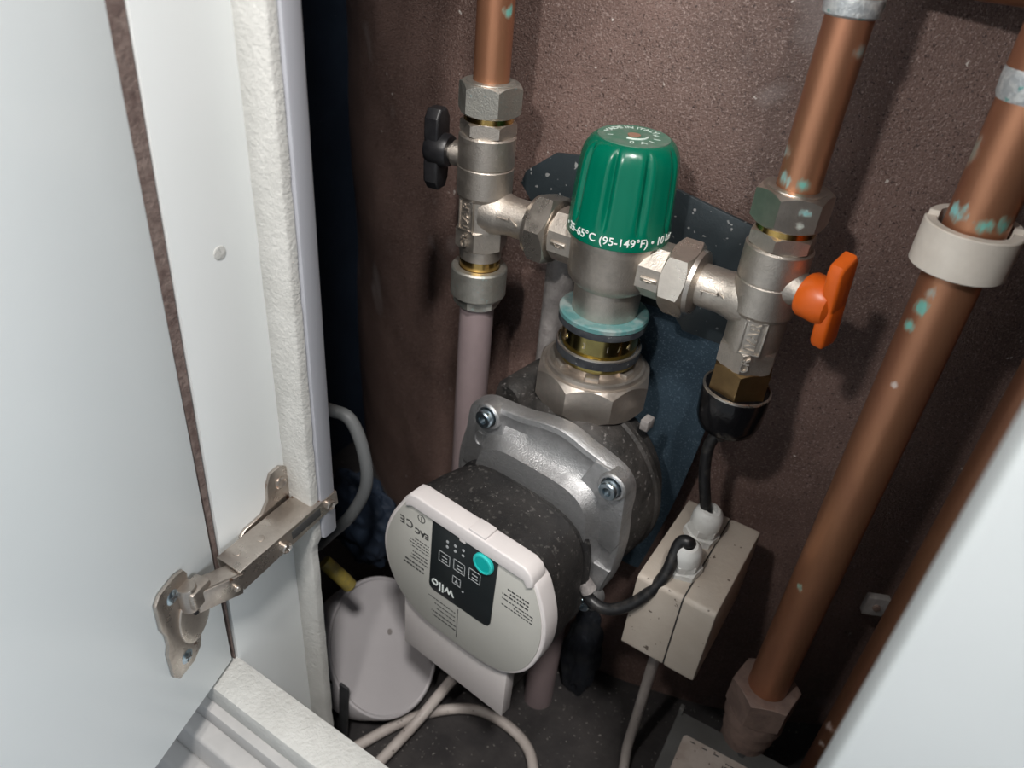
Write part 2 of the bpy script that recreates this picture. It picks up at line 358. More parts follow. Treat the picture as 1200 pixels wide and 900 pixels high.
# door plate, in the door plane: frame with local x away from hinge along the door, y out of the door face, z up
a = radians(DA); ux = Vector((sin(a), -cos(a), 0)); uy = Vector((cos(a), sin(a), 0)); uz = Vector((0, 0, 1))
def DM(s, z, out=0.0):
    p = Vector((-268.5, 168, 0)) + ux * s + uy * out; p.z = z; p -= HO
    m = Matrix((ux, uz, -uy * -1)).transposed().to_4x4()
    m = Matrix(((ux.x, 0, uy.x, p.x), (ux.y, 0, uy.y, p.y), (0, 1, 0, p.z), (0, 0, 0, 1))); return m
# plate outline in (s, z): s grows towards the free edge
out = [(-12, 27), (-10, 31), (-4, 33), (8, 32), (12, 28), (12.5, 10), (10.5, 4), (10.5, -4), (12.5, -9), (12.5, -27), (9, -33), (-3, -33.5), (-10, -29), (-12, -22), (-11, -12), (-6, -8), (-6, 8), (-11, 12)]
mb = MB(); mb.prism(out, 0.0, 2.2, DM(35, -338), bev=0.7); mb.build('cup_plate', 'chrome', hinge)
mb = MB(); mb.prism([(14 * cos(t * pi / 12) * (1.0 if cos(t * pi / 12) < 0 else 0.75) , 17 * sin(t * pi / 12)) for t in range(24)], 2.0, 3.6, DM(27, -341), bev=0.8)
mb.build('cup', 'nickel', hinge)
mb = MB(); mb.prism([(3.2 * cos(t * pi / 8), 5 * sin(t * pi / 8)) for t in range(16)], 3.3, 3.9, DM(24, -336)); mb.build('slot', 'black', hinge)
for zz in (-315, -362):
    sw = MB(); sw.lathe([(0.01, 3.2), (3.0, 3.0), (4.2, 2.2), (4.2, 1.0)], DM(36, zz), n=20); so = sw.build('screw', 'screw', hinge)
    MB().box((-2.6, -0.4, 3.05), (2.6, 0.4, 3.35), DM(36, zz) @ R('Z', 35)).box((-0.4, -2.6, 3.05), (0.4, 2.6, 3.35), DM(36, zz) @ R('Z', 35)).build('cross_slot', 'ink', so)
# knuckle links between cup and arm
mb = MB(); mb.box((-5, -6, -6), (5, 8, 6), T(*HL(-255, 145, -322)) @ R('Z', 12), bev=2)
mb.lathe([(4.5, -8), (5, -7), (5, 7), (4.5, 8)], T(*HL(-256, 142, -322)), n=20); mb.build('knuckle', 'chrome', hinge)
LM = T(*HL(-252, 145, -319)) @ R('Z', -14) @ R('X', -6)
mb = MB(); mb.box((-1, 0, -14), (1.2, 24, 0), LM, bev=0.6); mb.box((-10, 2, -1.6), (1, 24, 0), LM, bev=0.5); mb.box((-10, 0, -14), (-8.6, 20, 0), LM, bev=0.4)
mb.lathe([(1.8, -1), (1.8, 3), (1.2, 3.4), (0.01, 3.4)], LM @ T(0, 20, -7) @ R('Y', 90), n=14); mb.build('link', 'chrome', hinge)
# arm: C-shaped steel channel running in depth along the stile
AM = T(*HL(-264, 166.5, -319.5)) @ R('X', 4.4)
mb = MB()
def wedge(x0, x1, za0, za1, zb0, zb1, y1=72):
    mb.raw([(x0, 0, za0), (x1, 0, za0), (x1, y1, zb0), (x0, y1, zb0), (x0, 0, za1), (x1, 0, za1), (x1, y1, zb1), (x0, y1, zb1)], [(3, 2, 1, 0), (4, 5, 6, 7), (0, 1, 5, 4), (1, 2, 6, 5), (2, 3, 7, 6), (3, 0, 4, 7)], AM)
mb.box((0, 0, -1.4), (18, 72, 0), AM, bev=0.6)                      # top web, broad pale face
wedge(16.7, 18, -14.5, -0.5, -10.5, -0.5)
wedge(0, 1.3, -12, -0.5, -9, -0.5)
for yy in (8, 22): mb.lathe([(2.2, -0.5), (2.2, 0.3), (1.6, 0.5), (0.01, 0.5)], AM @ T(5 + yy * 0.2, yy, 0), n=16)
mb.build('arm', 'chrome', hinge)
mb = MB(); mb.box((17.9, 36, -8.5), (18.25, 58, -2.5), AM, bev=0.1); mb.build('arm_slot', 'ink', hinge)
for yy, zz, r_ in ((30, -9, 3.4), (65, -5.5, 3.4)):
    mb = MB(); mb.lathe([(r_, 17), (r_, 20), (r_ * 0.8, 20.6), (r_ * 0.5, 19.6), (0.01, 19.6)], AM @ T(0, yy, zz) @ R('Y', 90), n=18); mb.build('screw', 'chrome', hinge)
# mounting plate with its upper ear fixed to the stile
ear = [(2, -8), (46, -8), (46, 14), (42, 18), (40, 31), (34, 35), (27, 34), (24, 28), (23, 17), (18, 10), (6, 8), (2, 5)]
PM = Matrix(((0, 0, 1, HL(-267.8, 0, 0)[0]), (1, 0, 0, HL(0, 182, 0)[1]), (0, 1, 0, HL(0, 0, -326)[2]), (0, 0, 0, 1)))
mb = MB(); mb.prism(ear, 0, 2.2, PM, bev=0.6); mb.box((-2, -9, 2), (46, 1, 5), PM, bev=1); mp_ = mb.build('mounting_plate', 'chrome', hinge)
mb = MB(); mb.lathe([(4, 2), (4, 3.2), (3, 3.8), (1.6, 3.0), (0.01, 3.0)], PM @ T(33, 24, 0), n=20); mb.build('screw', 'chrome', hinge)

# ================================================================== PIPES
def pipe(name, mat_, x, y, r, z0, z1, label, cat='pipe', tilt=0, group=None):
    t = thing(name, label, cat, (x, y, z0), 0, group)
    if tilt: t.rotation_euler = (0, radians(tilt), 0)
    return t
def zpipe_mesh(r, L0, L1): return MB().lathe([(r - 1, L0), (r, L0), (r, L1), (r - 1, L1)], n=48, loop=True)

XL, XM, XR, XB = -259.0, -164.0, -72.5, 8.0
# materials use the mesh's own space, so these pipes keep z in camera-height millimetres inside a thing placed at z = 0
cl = thing('copper_pipe', 'short copper pipe entering the top of the left valve', 'pipe', (XL, VY, 0))
zpipe_mesh(10.8, -113, 400).build('tube', 'copper_l', cl)
cr = thing('copper_pipe', 'bright copper pipe rising from the valve with the orange handle', 'pipe', (XR, VY, 0))
zpipe_mesh(10.8, -130, -39).build('tube', 'copper_r', cr)
MB().lathe([(11, -47), (12.4, -46), (12.9, -42), (12.6, -39), (11.2, -38)], n=40).build('solder_joint', 'solder', cr)
MB().lathe([(12.1, -40), (12.1, 10), (11, 12), (11, 400), (10, 400), (10, -40)], n=40, loop=True).build('coupling', 'copper_l', cr)
cb = thing('copper_pipe', 'thick copper main pipe passing through the white ring', 'pipe', (XB, VY, 0))
zpipe_mesh(13.6, -478, -54).build('tube', 'copper_b', cb)
MB().lathe([(13.7, -67), (14.6, -65), (15.0, -59), (14.9, -55), (13.7, -53)], n=40).build('solder_joint', 'solder', cb)
MB().lathe([(14.7, -56), (14.7, -20), (13.6, -17), (13.6, 400), (12, 400), (12, -56)], n=40, loop=True).build('coupling', 'copper_b', cb)
ct = thing('copper_pipe', 'dull copper pipe half hidden behind the white right edge', 'pipe', (63, 420, 0))
zpipe_mesh(9.8, -640, 400).build('tube', 'copper_t', ct)
MB().tube([(-60, 452, -29), (40, 452, -29), (140, 452, -29)], 10, sub=0).build('copper_pipe', 'copper_t', label='horizontal copper pipe crossing the top right corner', cat='pipe')
# nut at the foot of the main pipe
fn = thing('pipe_fitting', 'dusty hexagonal compression fitting at the foot of the thick pipe', 'fitting', (XB, VY, -640))
MB().nut(24, 640 - 496, 640 - 470, 13.7, n=6, rot=0.35).build('nut', 'dust_nut', fn)
MB().lathe([(14, 640 - 497), (21, 640 - 497), (21.5, 640 - 508), (19, 640 - 510), (19, 640 - 524), (17, 640 - 526), (17, 1), (14, 1)], n=40, loop=True).build('body', 'dust_nut', fn)

# white ring on the main pipe
rg = MB(); prof = []
def arc_ring(mb, ro, ri, z0, z1, a0, a1, n=60, bev=0.6, slope=(0, 0), m=I4):
    rings = []
    for i in range(n + 1):
        t = a0 + (a1 - a0) * i / n; c, s_ = cos(t), sin(t); sl = slope[0] * c + slope[1] * s_
        P = [(ri, z0), (ro - bev, z0), (ro, z0 + bev), (ro, z1 - bev), (ro - bev, z1), (ri, z1)]
        rings.append([(r * c, r * s_, z + sl * 1.0) for r, z in P])
    mb.loft(rings, m)
ring = thing('pipe_ring', 'cream plastic ring clipped round the thick copper pipe', 'ring', (XB - 0.5, VY, -132))
mb = MB(); arc_ring(mb, 21.2, 16.2, -10.5, 10.5, radians(180), radians(368)); mb.build('front_half', 'cream', ring)
mb = MB(); arc_ring(mb, 20.0, 15.4, -9, 13, radians(8), radians(182)); mb.build('rear_half', 'cream', ring)

# pinkish grey plastic pipes
pl = thing('plastic_pipe', 'pinkish grey plastic pipe below the valve with the black handle', 'pipe', (XL, VY, -640))
zpipe_mesh(12.0, 0, 640 - 252).build('tube', 'pex', pl)
pl2 = thing('plastic_pipe', 'pinkish grey plastic pipe running down beneath the pump', 'pipe', (XM, VY, -640))
zpipe_mesh(13.0, 0, 640 - 430).build('tube', 'pex', pl2)
gp = thing('steel_pipe', 'dusty grey pipe standing behind the mixing valve', 'pipe', (-213, 428, -640))
zpipe_mesh(11, 0, 640 - 215).lathe([(11, 640 - 216), (11.5, 640 - 213), (8, 640 - 208), (0.01, 640 - 206)], n=30).build('tube', 'galv', gp)

# ================================================================== PLATES BEHIND THE VALVES
XZ = Matrix(((1, 0, 0, 0), (0, 0, 1, 0), (0, 1, 0, 0), (0, 0, 0, 1)))   # local (x, y, z) -> world (x, z, y)
mb = MB(); mb.prism([(-254, -181), (-251, -172), (-230, -155), (-224, -154), (-188, -149), (-91, -166), (-88, -172), (-94, -245), (-190, -245), (-205, -222), (-222, -196), (-243, -193)], 431, 434, XZ, bev=0.6)
mb.build('mounting_plate', 'plate', label='dusty slate grey metal plate behind the green capped valve', cat='plate')
mb = MB(); b = bmesh.new(); g = []
for i in range(15):
    row = []
    for j in range(31):
        z = -235 - 230 * j / 30; x0 = -186; x1 = -89 - 4 * (j / 30) ** 2 * 6
        x = x0 + (x1 - x0) * i / 14
        row.append(b.verts.new((x, 433.5 - 2.5 * sin(pi * i / 14) + 1.2 * noise.noise(Vector((x * .03, z * .03, 0))), z)))
    g.append(row)
for i in range(14):
    for j in range(30): b.faces.new((g[i][j], g[i][j + 1], g[i + 1][j + 1], g[i + 1][j]))
bmesh.ops.solidify(b, geom=b.faces[:], thickness=1.5); mb._in(b, I4)
mb.build('backing_sheet', 'blue', label='fuzzy blue sheet hanging behind the large octagonal nut', cat='sheet')

# ================================================================== ISOLATING VALVES
def relief_panel(mb, m, w_, h_):
    t = 1.1
    mb.box((-w_ / 2, -h_ / 2, -3), (w_ / 2, h_ / 2, 0), m, bev=0.3)
    for lo, hi in (((-w_ / 2, -h_ / 2), (-w_ / 2 + t, h_ / 2)), ((w_ / 2 - t, -h_ / 2), (w_ / 2, h_ / 2)), ((-w_ / 2, -h_ / 2), (w_ / 2, -h_ / 2 + t)), ((-w_ / 2, h_ / 2 - t), (w_ / 2, h_ / 2))):
        mb.box((*lo, -1), (*hi, 0.9), m, bev=0.25)
def face_m(x, z, out, az):
    """plane on the outside of a vertical cylinder: local x right, y up, z outwards, facing azimuth az (degrees, 0 = towards the camera side -Y)"""
    a = radians(az); o = Vector((sin(a), -cos(a), 0)); r = Vector((cos(a), sin(a), 0))
    p = o * out + Vector((x, 0, z))
    return Matrix(((r.x, 0, o.x, p.x), (r.y, 0, o.y, p.y), (0, 1, 0, p.z), (0, 0, 0, 1)))

def valve(at, side, label, handle_mat, handle_label, union_z, old, az):
    """side = +1 branch towards +X (left valve), -1 branch towards -X; z local, 0 = valve datum at -111"""
    t = thing('isolating_valve', label, 'valve', at)
    top = 'nickel_old' if old else 'nickel_verd'
    MB().nut(19.8, -18.5, -0.3, 11.0, n=6, rot=radians(az), ch=1.3).lathe([(11, -4), (15.4, -2), (14.6, 0.2), (12.6, 0.9), (11, 0.6)], n=48, loop=True).build('compression_nut', top, t, label='dull oxidised top nut' if old else None)
    MB().lathe([(10, -24), (15.2, -23.5), (15.2, -18.6), (10, -18)], n=48, loop=True).build('brass_ring', 'brass', t)
    b_ = MB(); b_.nut(17.6, -31, -22, 10, n=6, rot=radians(az + 8), ch=1.0)
    b_.lathe([(8, -30.5), (16.8, -30.5), (17.8, -31.5), (17.8, -48.8), (17.2, -49.4), (17.2, -50.0), (17.8, -50.6), (17.8, -67.6), (17.2, -68.2), (17.0, -69), (15.8, -70.5), (15.4, -92), (13, -95), (8, -95)], n=64, loop=True)
    # squared tee section with relief panels
    b_.nut(17.5, -104.5, -89.5, 8, n=6, rot=radians(az + 30 if side > 0 else az + 12), ch=1.2)
    b_.lathe([(8, -112), (14, -112), (14.6, -104), (8, -103)], n=40, loop=True)
    pm = face_m(0, -80, 15.2, az - (28 if side > 0 else 30) + (0 if side > 0 else 18))
    relief_panel(b_, pm, 12.5, 21)
    put_text(b_, 'IVAR', 8.2, pm @ T(0, 0, 0.2) @ R('Z', 90), depth=0.9, bold=0.12)
    pm2 = face_m(0, -97, 16.6, az - (28 if side > 0 else 12)); put_text(b_, 'CR', 7, pm2 @ R('Z', 90), depth=0.9, bold=0.1)
    # branch
    ux_ = union_z - at[2]; L = 38
    bm_ = ALONG((0, 0, ux_), (side, 0, 0))
    b_.lathe([(15.6, 6), (15.0, 12), (13.4, 17), (12.4, 22), (12.4, L), (8, L)], bm_, n=48)
    am = ALONG((0, 0, ux_), (side, 0, 0)) 
    # arrow in relief on the branch, on its camera-facing side
    fm = Matrix(((1, 0, 0, side * 25), (0, -0.25, -0.97, -12.3), (0, 0.97, -0.25, ux_ + 0.5), (0, 0, 0, 1)))
    d = 1
    for A, B in (((-6, -2.2), (3, -2.2)), ((-6, 2.2), (3, 2.2)), ((3, 2.2), (3, 4.4)), ((3, -2.2), (3, -4.4)), ((3, 4.4), (8.5, 0)), ((3, -4.4), (8.5, 0)), ((-6, -2.2), (-6, 2.2))):
        b_.tube([(A[0] * d, A[1], 0), (B[0] * d, B[1], 0)], 0.55, fm, n=6, sub=0)
    # stub for the handle, opposite to the branch
    hz = -47
    if side > 0: hm = ALONG((0, 0, hz), (-1, -0.15, 0)); b_.lathe([(8, 10), (8, 22), (5, 23), (5, 27), (0.01, 27)], hm, n=32)
    else: hm = ALONG((0, 0, -49), (1, -0.30, -0.02)); b_.lathe([(13, 6), (10.5, 15), (8.5, 19), (8.5, 24), (0.01, 24)], hm, n=40)
    b_.build('body', 'nickel_cast', t)
    # T-handle
    h = MB()
    if side > 0:
        h.lathe([(0.01, 25), (9.5, 25), (10.5, 27), (10.8, 37), (9, 40.5), (0.01, 41)], hm, n=32)
        wing = [(-7, -3), (-8.5, 10), (-8, 20), (-4, 25.5), (4, 25.5), (8, 20), (8.5, 10), (7, -3)]
        wing2 = [(x, -y) for x, y in wing]
        for wg in (wing, list(reversed(wing2))): h.prism(wg, 30, 40.5, hm @ R('Z', 0), bev=2.0, seg=3)
    else:
        h.lathe([(0.01, 21), (11, 21), (12.2, 23), (12.2, 33), (10.6, 37.0), (7, 39.0), (0.01, 39.5)], hm, n=40)
        wing = [(-7, -2), (-7.6, 10), (-7.8, 23), (-6, 27.0), (4.5, 29.5), (7.4, 26), (7.4, 12), (7, -2)]
        wing2 = [(x, -y * 0.88) for x, y in wing]
        for wg in (wing, list(reversed(wing2))): h.prism(wg, 33, 41, hm @ R('Z', 12), bev=2.0, seg=3)
    h.build('handle', handle_mat, t, label=handle_label)
    return t
vl = valve((XL, VY, -111), 1, 'nickel isolating valve with a black butterfly handle', 'black', 'black butterfly handle', -189, True, 18)
# lower union of the left valve
MB().lathe([(9, -119.5), (13.6, -119.5), (13.6, -111), (9, -111)], n=48, loop=True).build('brass_ring', 'brass', vl)
MB().lathe([(9, -140), (18.3, -140), (19.0, -139), (19.0, -120), (18.2, -118.8), (14.2, -118.6), (14.0, -121), (9, -121)], n=56, loop=True).nut(16.6, -148, -139, 10, n=6, rot=radians(40), ch=1.2).build('ring_nut', 'nickel_old', vl)
vr = valve((XR, VY, -125.5), -1, 'nickel isolating valve with an orange butterfly handle', 'orange', 'orange butterfly handle', -192, False, 24)
MB().nut(18.0, -123.5, -103.5, 9, n=6, rot=radians(42), ch=1.1).build('brass_nut', 'brass_dull', vr)
c_ = MB(); c_.lathe([(10, -120.5), (19, -121.3), (20, -122), (20.2, -123), (19.9, -133), (19.3, -143), (17.2, -149), (13, -152.5), (6, -153.5), (0.01, -153.5)], n=56)
c_.build('heat_shrink_cap', 'black_gloss', vr, label='glossy black cap over the lower port')
MB().lathe([(18.0, -122.2), (19.0, -120.8), (20.0, -121.2), (20.1, -122.3), (19, -123)], n=56, loop=True).build('cap_rim', 'nickel', vr)

# ================================================================== THERMOSTATIC MIXING VALVE
mv = thing('mixing_valve', 'thermostatic mixing valve with a fluted green cap between two isolating valves', 'valve', (XM, VY, -300))
Z = lambda z: z + 300
b_ = MB()
b_.lathe([(10, Z(-174)), (26, Z(-174)), (28, Z(-177)), (28, Z(-180)), (27, Z(-182)), (26.8, Z(-200)), (25.8, Z(-205)), (23.5, Z(-208)), (20.8, Z(-210)), (20.6, Z(-228)), (19.6, Z(-229)), (10, Z(-229))], n=72, loop=True)
for sgn, zc in ((1, -192), (-1, -189)):
    am = ALONG((0, 0, Z(zc)), (sgn, 0, 0))
    b_.lathe([(15, 10), (15, 26), (13.5, 30), (13.5, 42), (8, 42)], am, n=40)
    b_.nut(16.8, 21, 38, 8, am, n=8, rot=radians(22.5), ch=0.6)
    fm = Matrix(((1, 0, 0, sgn * 30), (0, -0.55, -0.83, -12.4), (0, 0.83, -0.55, Z(zc) - 6.5), (0, 0, 0, 1)))
    for k, ch_ in enumerate(['H', '1'] if sgn < 0 else ['M', 'D']):
        b_.box((-5, -3.6, -1.5), (5, 3.6, 0.2), fm @ T(0, 5 - 9 * k, 0), bev=0.3); put_text(b_, ch_, 7, fm @ T(0, 5 - 9 * k, 0.3) @ R('Z', 90 if sgn > 0 else 0), depth=0.5)
b_.build('body', 'nickel_cast', mv)
for sgn, zc, x0, x1 in ((-1, -189, 39, 55), (1, -192, 37, 54)):
    am = ALONG((0, 0, Z(zc)), (sgn, 0, 0))
    MB().nut(22.5, x0, x1 - 2, 11, am, n=6, rot=radians(12), ch=1.2).lathe([(11, x1 - 3), (19.4, x1 - 3), (18.6, x1 + 0.5), (14.5, x1 + 2.2), (11, x1 + 2)], am, n=56, loop=True).build('union_nut', 'nickel', mv)
# cap
def cap_mesh():
    mb = MB(); N = 288; rings = []
    prof = [(24, -176.5), (30.0, -176.5), (30.2, -175.5), (30.0, -172), (29.7, -168), (29.4, -165), (29.0, -158), (28.5, -150), (28.0, -142), (27.5, -136), (26.8, -131), (25.6, -127), (23.8, -124), (21.6, -122), (20.4, -121.4)]
    for r, z in prof:
        k = min(1, max(0, (z + 168) / 5)) * min(1, max(0, (-123.5 - z) / 5)); ring_ = []
        for j in range(N):
            t = 2 * pi * j / N; u = (t * 9 / (2 * pi) + 0.10) % 1.0; d_ = min(u, 1 - u)
            g_ = math.exp(-(d_ / 0.075) ** 2); 
            rr_ = r - k * 2.3 * g_ + k * 0.35 * math.exp(-((d_ - 0.2) / 0.09) ** 2)
            ring_.append((rr_ * cos(t), rr_ * sin(t), Z(z)))
        rings.append(ring_)
    mb.loft(rings, cap=(True, True)); return mb
cap = cap_mesh().build('temperature_cap', 'green', mv, ang=50)
MB().lathe([(20.2, Z(-121.9)), (20.0, Z(-120.9)), (0.01, Z(-120.9))], n=56).build('cap_disc', 'green_dusty', cap)
MB().lathe([(3.6, Z(-121)), (3.6, Z(-120.3)), (0.01, Z(-120.3))], n=24).build('cap_screw', mat('rusty stud', (0.30, 0.17, 0.12), 0.7), cap)
FR = math.atan2(-395, 164)     # azimuth on the cap that faces the viewer
def wrap(txt, size, z, az0, mb):
    def fn(c):
        ang_ = FR + az0 + c.x / 30.2; rr_ = 30.25 + c.z
        return Vector((rr_ * cos(ang_), rr_ * sin(ang_), z + c.y))
    put_text(mb, txt, size, I4, fn=fn, depth=0.12, bold=0.06)
mb = MB(); wrap('• 35-65°C (95-149°F) • 10 bar', 6.6, Z(-171.3), 0.06, mb); mb.build('cap_print', 'print', cap, label='white lettering round the cap rim')
mb = MB()
TM = T(0, 0, Z(-120.85))
def arc_text(txt, size, rad, a_mid, mb, inward=False):
    def fn(c):
        ang_ = a_mid - c.x / rad; r_ = rad + c.y
        return Vector((r_ * cos(ang_), r_ * sin(ang_), c.z))
    put_text(mb, txt, size, TM, fn=fn, depth=0.08, bold=0.04)
FV = FR
arc_text('MADE IN ITALY', 5.2, 15.0, FV + pi + 0.25, mb)
def arc_line(mb, rad, a0, a1, r=0.45):
    mb.tube([(rad * cos(a0 + (a1 - a0) * i / 14), rad * sin(a0 + (a1 - a0) * i / 14), 0.1) for i in range(15)], r, TM, n=6, sub=0)
arc_line(mb, 7.5, FV - 0.5, FV + 1.5, 0.6)
for k, ch_ in enumerate('0 A I I'):
    if ch_ != ' ':
        a_ = FV - 0.05 + k * 0.24; put_text(mb, ch_, 5.6, TM @ T(13 * cos(a_), 13 * sin(a_), 0) @ R('Z', math.degrees(a_) + 90), depth=0.08)
put_text(mb, 'I', 4.4, TM @ T(13.5 * cos(FV - 1.3), 13.5 * sin(FV - 1.3), 0) @ R('Z', math.degrees(FV - 1.3) + 90), depth=0.08)
put_text(mb, 'M', 4.0, TM @ T(13 * cos(FV + 2.0), 13 * sin(FV + 2.0), 0) @ R('Z', math.degrees(FV + 2.0) + 90), depth=0.08)
mb.build('top_print', 'print_dim', cap, label='worn white marks on the cap top')
# washers, brass adaptor and the big nut
MB().lathe([(19.5, Z(-231)), (19.5, Z(-228.2)), (27.2, Z(-228.2)), (28.2, Z(-229)), (28.2, Z(-231.5)), (27, Z(-232))], n=64, loop=True).build('washer', 'teal', mv, label='teal washer')
MB().lathe([(20, Z(-237)), (20, Z(-231.8)), (27.6, Z(-231.8)), (28, Z(-232.6)), (28, Z(-236.2)), (27, Z(-237))], n=64, loop=True).build('washer', 'rubber', mv, label='black rubber washer')
MB().lathe([(15, Z(-262)), (24.6, Z(-262)), (24.6, Z(-237)), (15, Z(-237))], n=64, loop=True).build('adaptor', 'brass_olive', mv, label='shiny brass collar')
mb = MB()
for k, ch_ in enumerate('S 3 1/4'): 
    a_ = FR - 0.95 + k * 0.3
    if ch_ != ' ': put_text(mb, ch_, 5.5, Matrix(((-sin(a_), 0, cos(a_), 24.7 * cos(a_)), (cos(a_), 0, sin(a_), 24.7 * sin(a_)), (0, 1, 0, Z(-244)), (0, 0, 0, 1))), depth=0.15)
mb.build('stamp', 'nickel', mv)
MB().lathe([(25, Z(-252.5)), (26.4, Z(-250.6)), (27.2, Z(-251.0)), (27.4, Z(-252)), (25.5, Z(-253))], n=64, loop=True).build('bright_lip', 'nickel', mv)
MB().lathe([(20, Z(-259)), (25, Z(-259)), (27, Z(-258)), (27.4, Z(-252)), (20, Z(-252))], n=64, loop=True).build('seal', 'rubber', mv, label='dark seal under the brass collar')
on = MB(); on.nut(38.5, Z(-294), Z(-268.5), 27, n=8, rot=radians(0), ch=2.6)
on.lathe([(16, Z(-293)), (28.5, Z(-293)), (33, Z(-268)), (32.2, Z(-265.6)), (30.5, Z(-265.2)), (28, Z(-267)), (16, Z(-268.5))], n=72, loop=True)
for k in range(6):
    on.box((20, -4.5, Z(-269)), (27, 4.5, Z(-264)), R('Z', 60 * k - 68), bev=0.8)
on.lathe([(16, Z(-270)), (22, Z(-270)), (22.0, Z(-258)), (16, Z(-258))], n=48, loop=True)
on.build('octagonal_nut', 'nickel_nut', mv, label='large octagonal union nut')

# ================================================================== PUMP
pump = thing('circulation_pump', 'black and grey circulation pump with a white round control face', 'pump', (XM, VY, -400), -5.5)
PZ = 400.0
def PF(x, d, z): return Matrix(((1, 0, 0, x), (0, 0, -1, d), (0, 1, 0, z + PZ), (0, 0, 0, 1)))   # local (x, y, z) -> x right, y up, z towards viewer
def smooth_poly(pts, sub=5):
    P = [Vector(p) for p in pts]; n = len(P); Q = []
    for i in range(n):
        a, b_, c, d = P[i - 1], P[i], P[(i + 1) % n], P[(i + 2) % n]
        for k in range(sub):
            t = k / sub; Q.append(0.5 * ((2 * b_) + (c - a) * t + (2 * a - 5 * b_ + 4 * c - d) * t * t + (3 * b_ - a - 3 * c + d) * t ** 3))
    return [(q.x, q.y) for q in Q]
# volute: cast housing behind the flange, with the ports up and down
vb = MB()
vb.lathe([(0.01, -18), (40, -18), (60, -10), (66, 4), (67, 22), (66, 30), (64, 34), (60, 38), (0.01, 38)], PF(2, 0, -355), n=72)
vb.lathe([(24, -320), (24, -296), (20, -294.5)], T(0, 0, PZ), n=40)
vb.lathe([(25, -445), (25, -400)], T(0, 0, PZ), n=40)
vb.lathe([(12, -8), (13, 30), (10, 36), (0.01, 37)], PF(-42, 0, -302), n=28)
vb.build('housing', 'cast_black', pump)
vb = MB(); vb.lathe([(66.4, 4), (68.0, 6), (68.0, 10), (66.4, 12)], PF(2, 0, -355), n=72, loop=True); vb.build('gasket_rim', 'cast_black', pump)
MB().box((-3, -4, -3), (3, 4, 6), PF(46, -2, -292), bev=1).build('bracket_lug', 'galv', pump)
# aluminium flange
fo = smooth_poly([(-52, -296), (-42, -290.5), (-31, -289), (-14, -287), (4, -282.5), (20, -281), (36, -285), (50, -288), (61, -292), (67, -299), (69, -309), (69, -322), (71, -345), (69, -372), (64, -392), (56, -408), (40, -418), (0, -424), (-36, -418), (-52, -405), (-62, -372), (-63, -345), (-58, -320), (-56, -304)], 5)
fl = MB(); n_ = len(fo); FD = -7.0; fo = [(x - 2.5, z - 4.2) for x, z in fo]; cxy = Vector((4, -360))
def fring(k, d_, mode):
    out_ = []
    for (x, z) in fo:
        v_ = Vector((x, z)) - cxy; a_ = math.atan2(v_.y, v_.x); rho = v_.length
        if mode == 'in': q = v_ * ((rho - k) / rho)
        else:
            # rounded square dome of radius k
            e = 4.0; rs = k / ((abs(cos(a_)) ** e + abs(sin(a_)) ** e) ** (1 / e)); q = v_ / rho * rs
        out_.append((cxy.x + q.x, cxy.y + q.y, -d_))
    return out_
def PFm(): return PF(0, 0, 0)
def PFd(x=0, z=0): return PF(x, FD, z)
rings = []
for k, d_, mode in ((0, -38, 'in'), (0, -47, 'in'), (1.2, -48.6, 'in'), (4.5, -49.2, 'in'), (6.0, -48.0, 'in')):
    rings.append(fring(k, d_, mode))
rings.append([(cxy.x + (x - cxy.x) * 0.80, cxy.y + (z - cxy.y) * 0.80, 46.5) for x, z in fo])
for rad_, d_ in ((50, -50), (47, -54), (45, -60)):
    rings.append(fring(rad_, d_, 'dome'))
fl.loft(rings, PFd())
BOLTS = ((-38.5, -301), (57, -302.5), (55, -404), (-41, -406))
for pad in ([(-57, -310), (-53, -300), (-45, -296), (-34, -295), (-29, -302), (-27, -318), (-22, -342), (-36, -352), (-60, -352)],
            [(42, -293), (52, -294), (60, -297), (65, -304), (66, -318), (68, -345), (64, -356), (48, -352), (26, -334), (18, -330), (34, -312)],
            [(66, -372), (62, -392), (53, -407), (42, -414), (30, -404), (44, -372)], [(-50, -410), (-40, -418), (-26, -408), (-38, -372), (-60, -376)]):
    fl.prism(pad if sum(pad[i][0] * pad[(i + 1) % len(pad)][1] - pad[(i + 1) % len(pad)][0] * pad[i][1] for i in range(len(pad))) > 0 else pad[::-1], 40, 50.4, PFd(), bev=1.0)
for (bx, bz) in BOLTS: fl.lathe([(9.4, 44), (9.4, 53), (8.4, 54), (7.2, 54), (6.9, 50)], PFd(bx, bz), n=32)
fl.build('flange', 'alu', pump, ang=40)
for (bx, bz) in BOLTS:
    sb = MB().lathe([(2.9, 56), (2.9, 59.2), (5.4, 59.2), (6.0, 58.4), (6.0, 50), (0.01, 50), (0.01, 56)], PFd(bx, bz), n=30).build('socket_screw', 'screw', pump)
    MB().nut(3.2, 56.4, 57.2, 0.1, PFd(bx, bz), n=6).build('hex_socket', 'plate', sb)
mb = MB(); mb.tube([(4 * cos(t * pi / 8), 5.5 * sin(t * pi / 8), 50.6) for t in range(3, 14)], 0.5, PFd(-46, -325), n=6, sub=0); mb.box((1.5, -5, 50.2), (2.5, 5, 51), PFd(-46, -325))
mb.build('cast_mark', 'alu', pump)
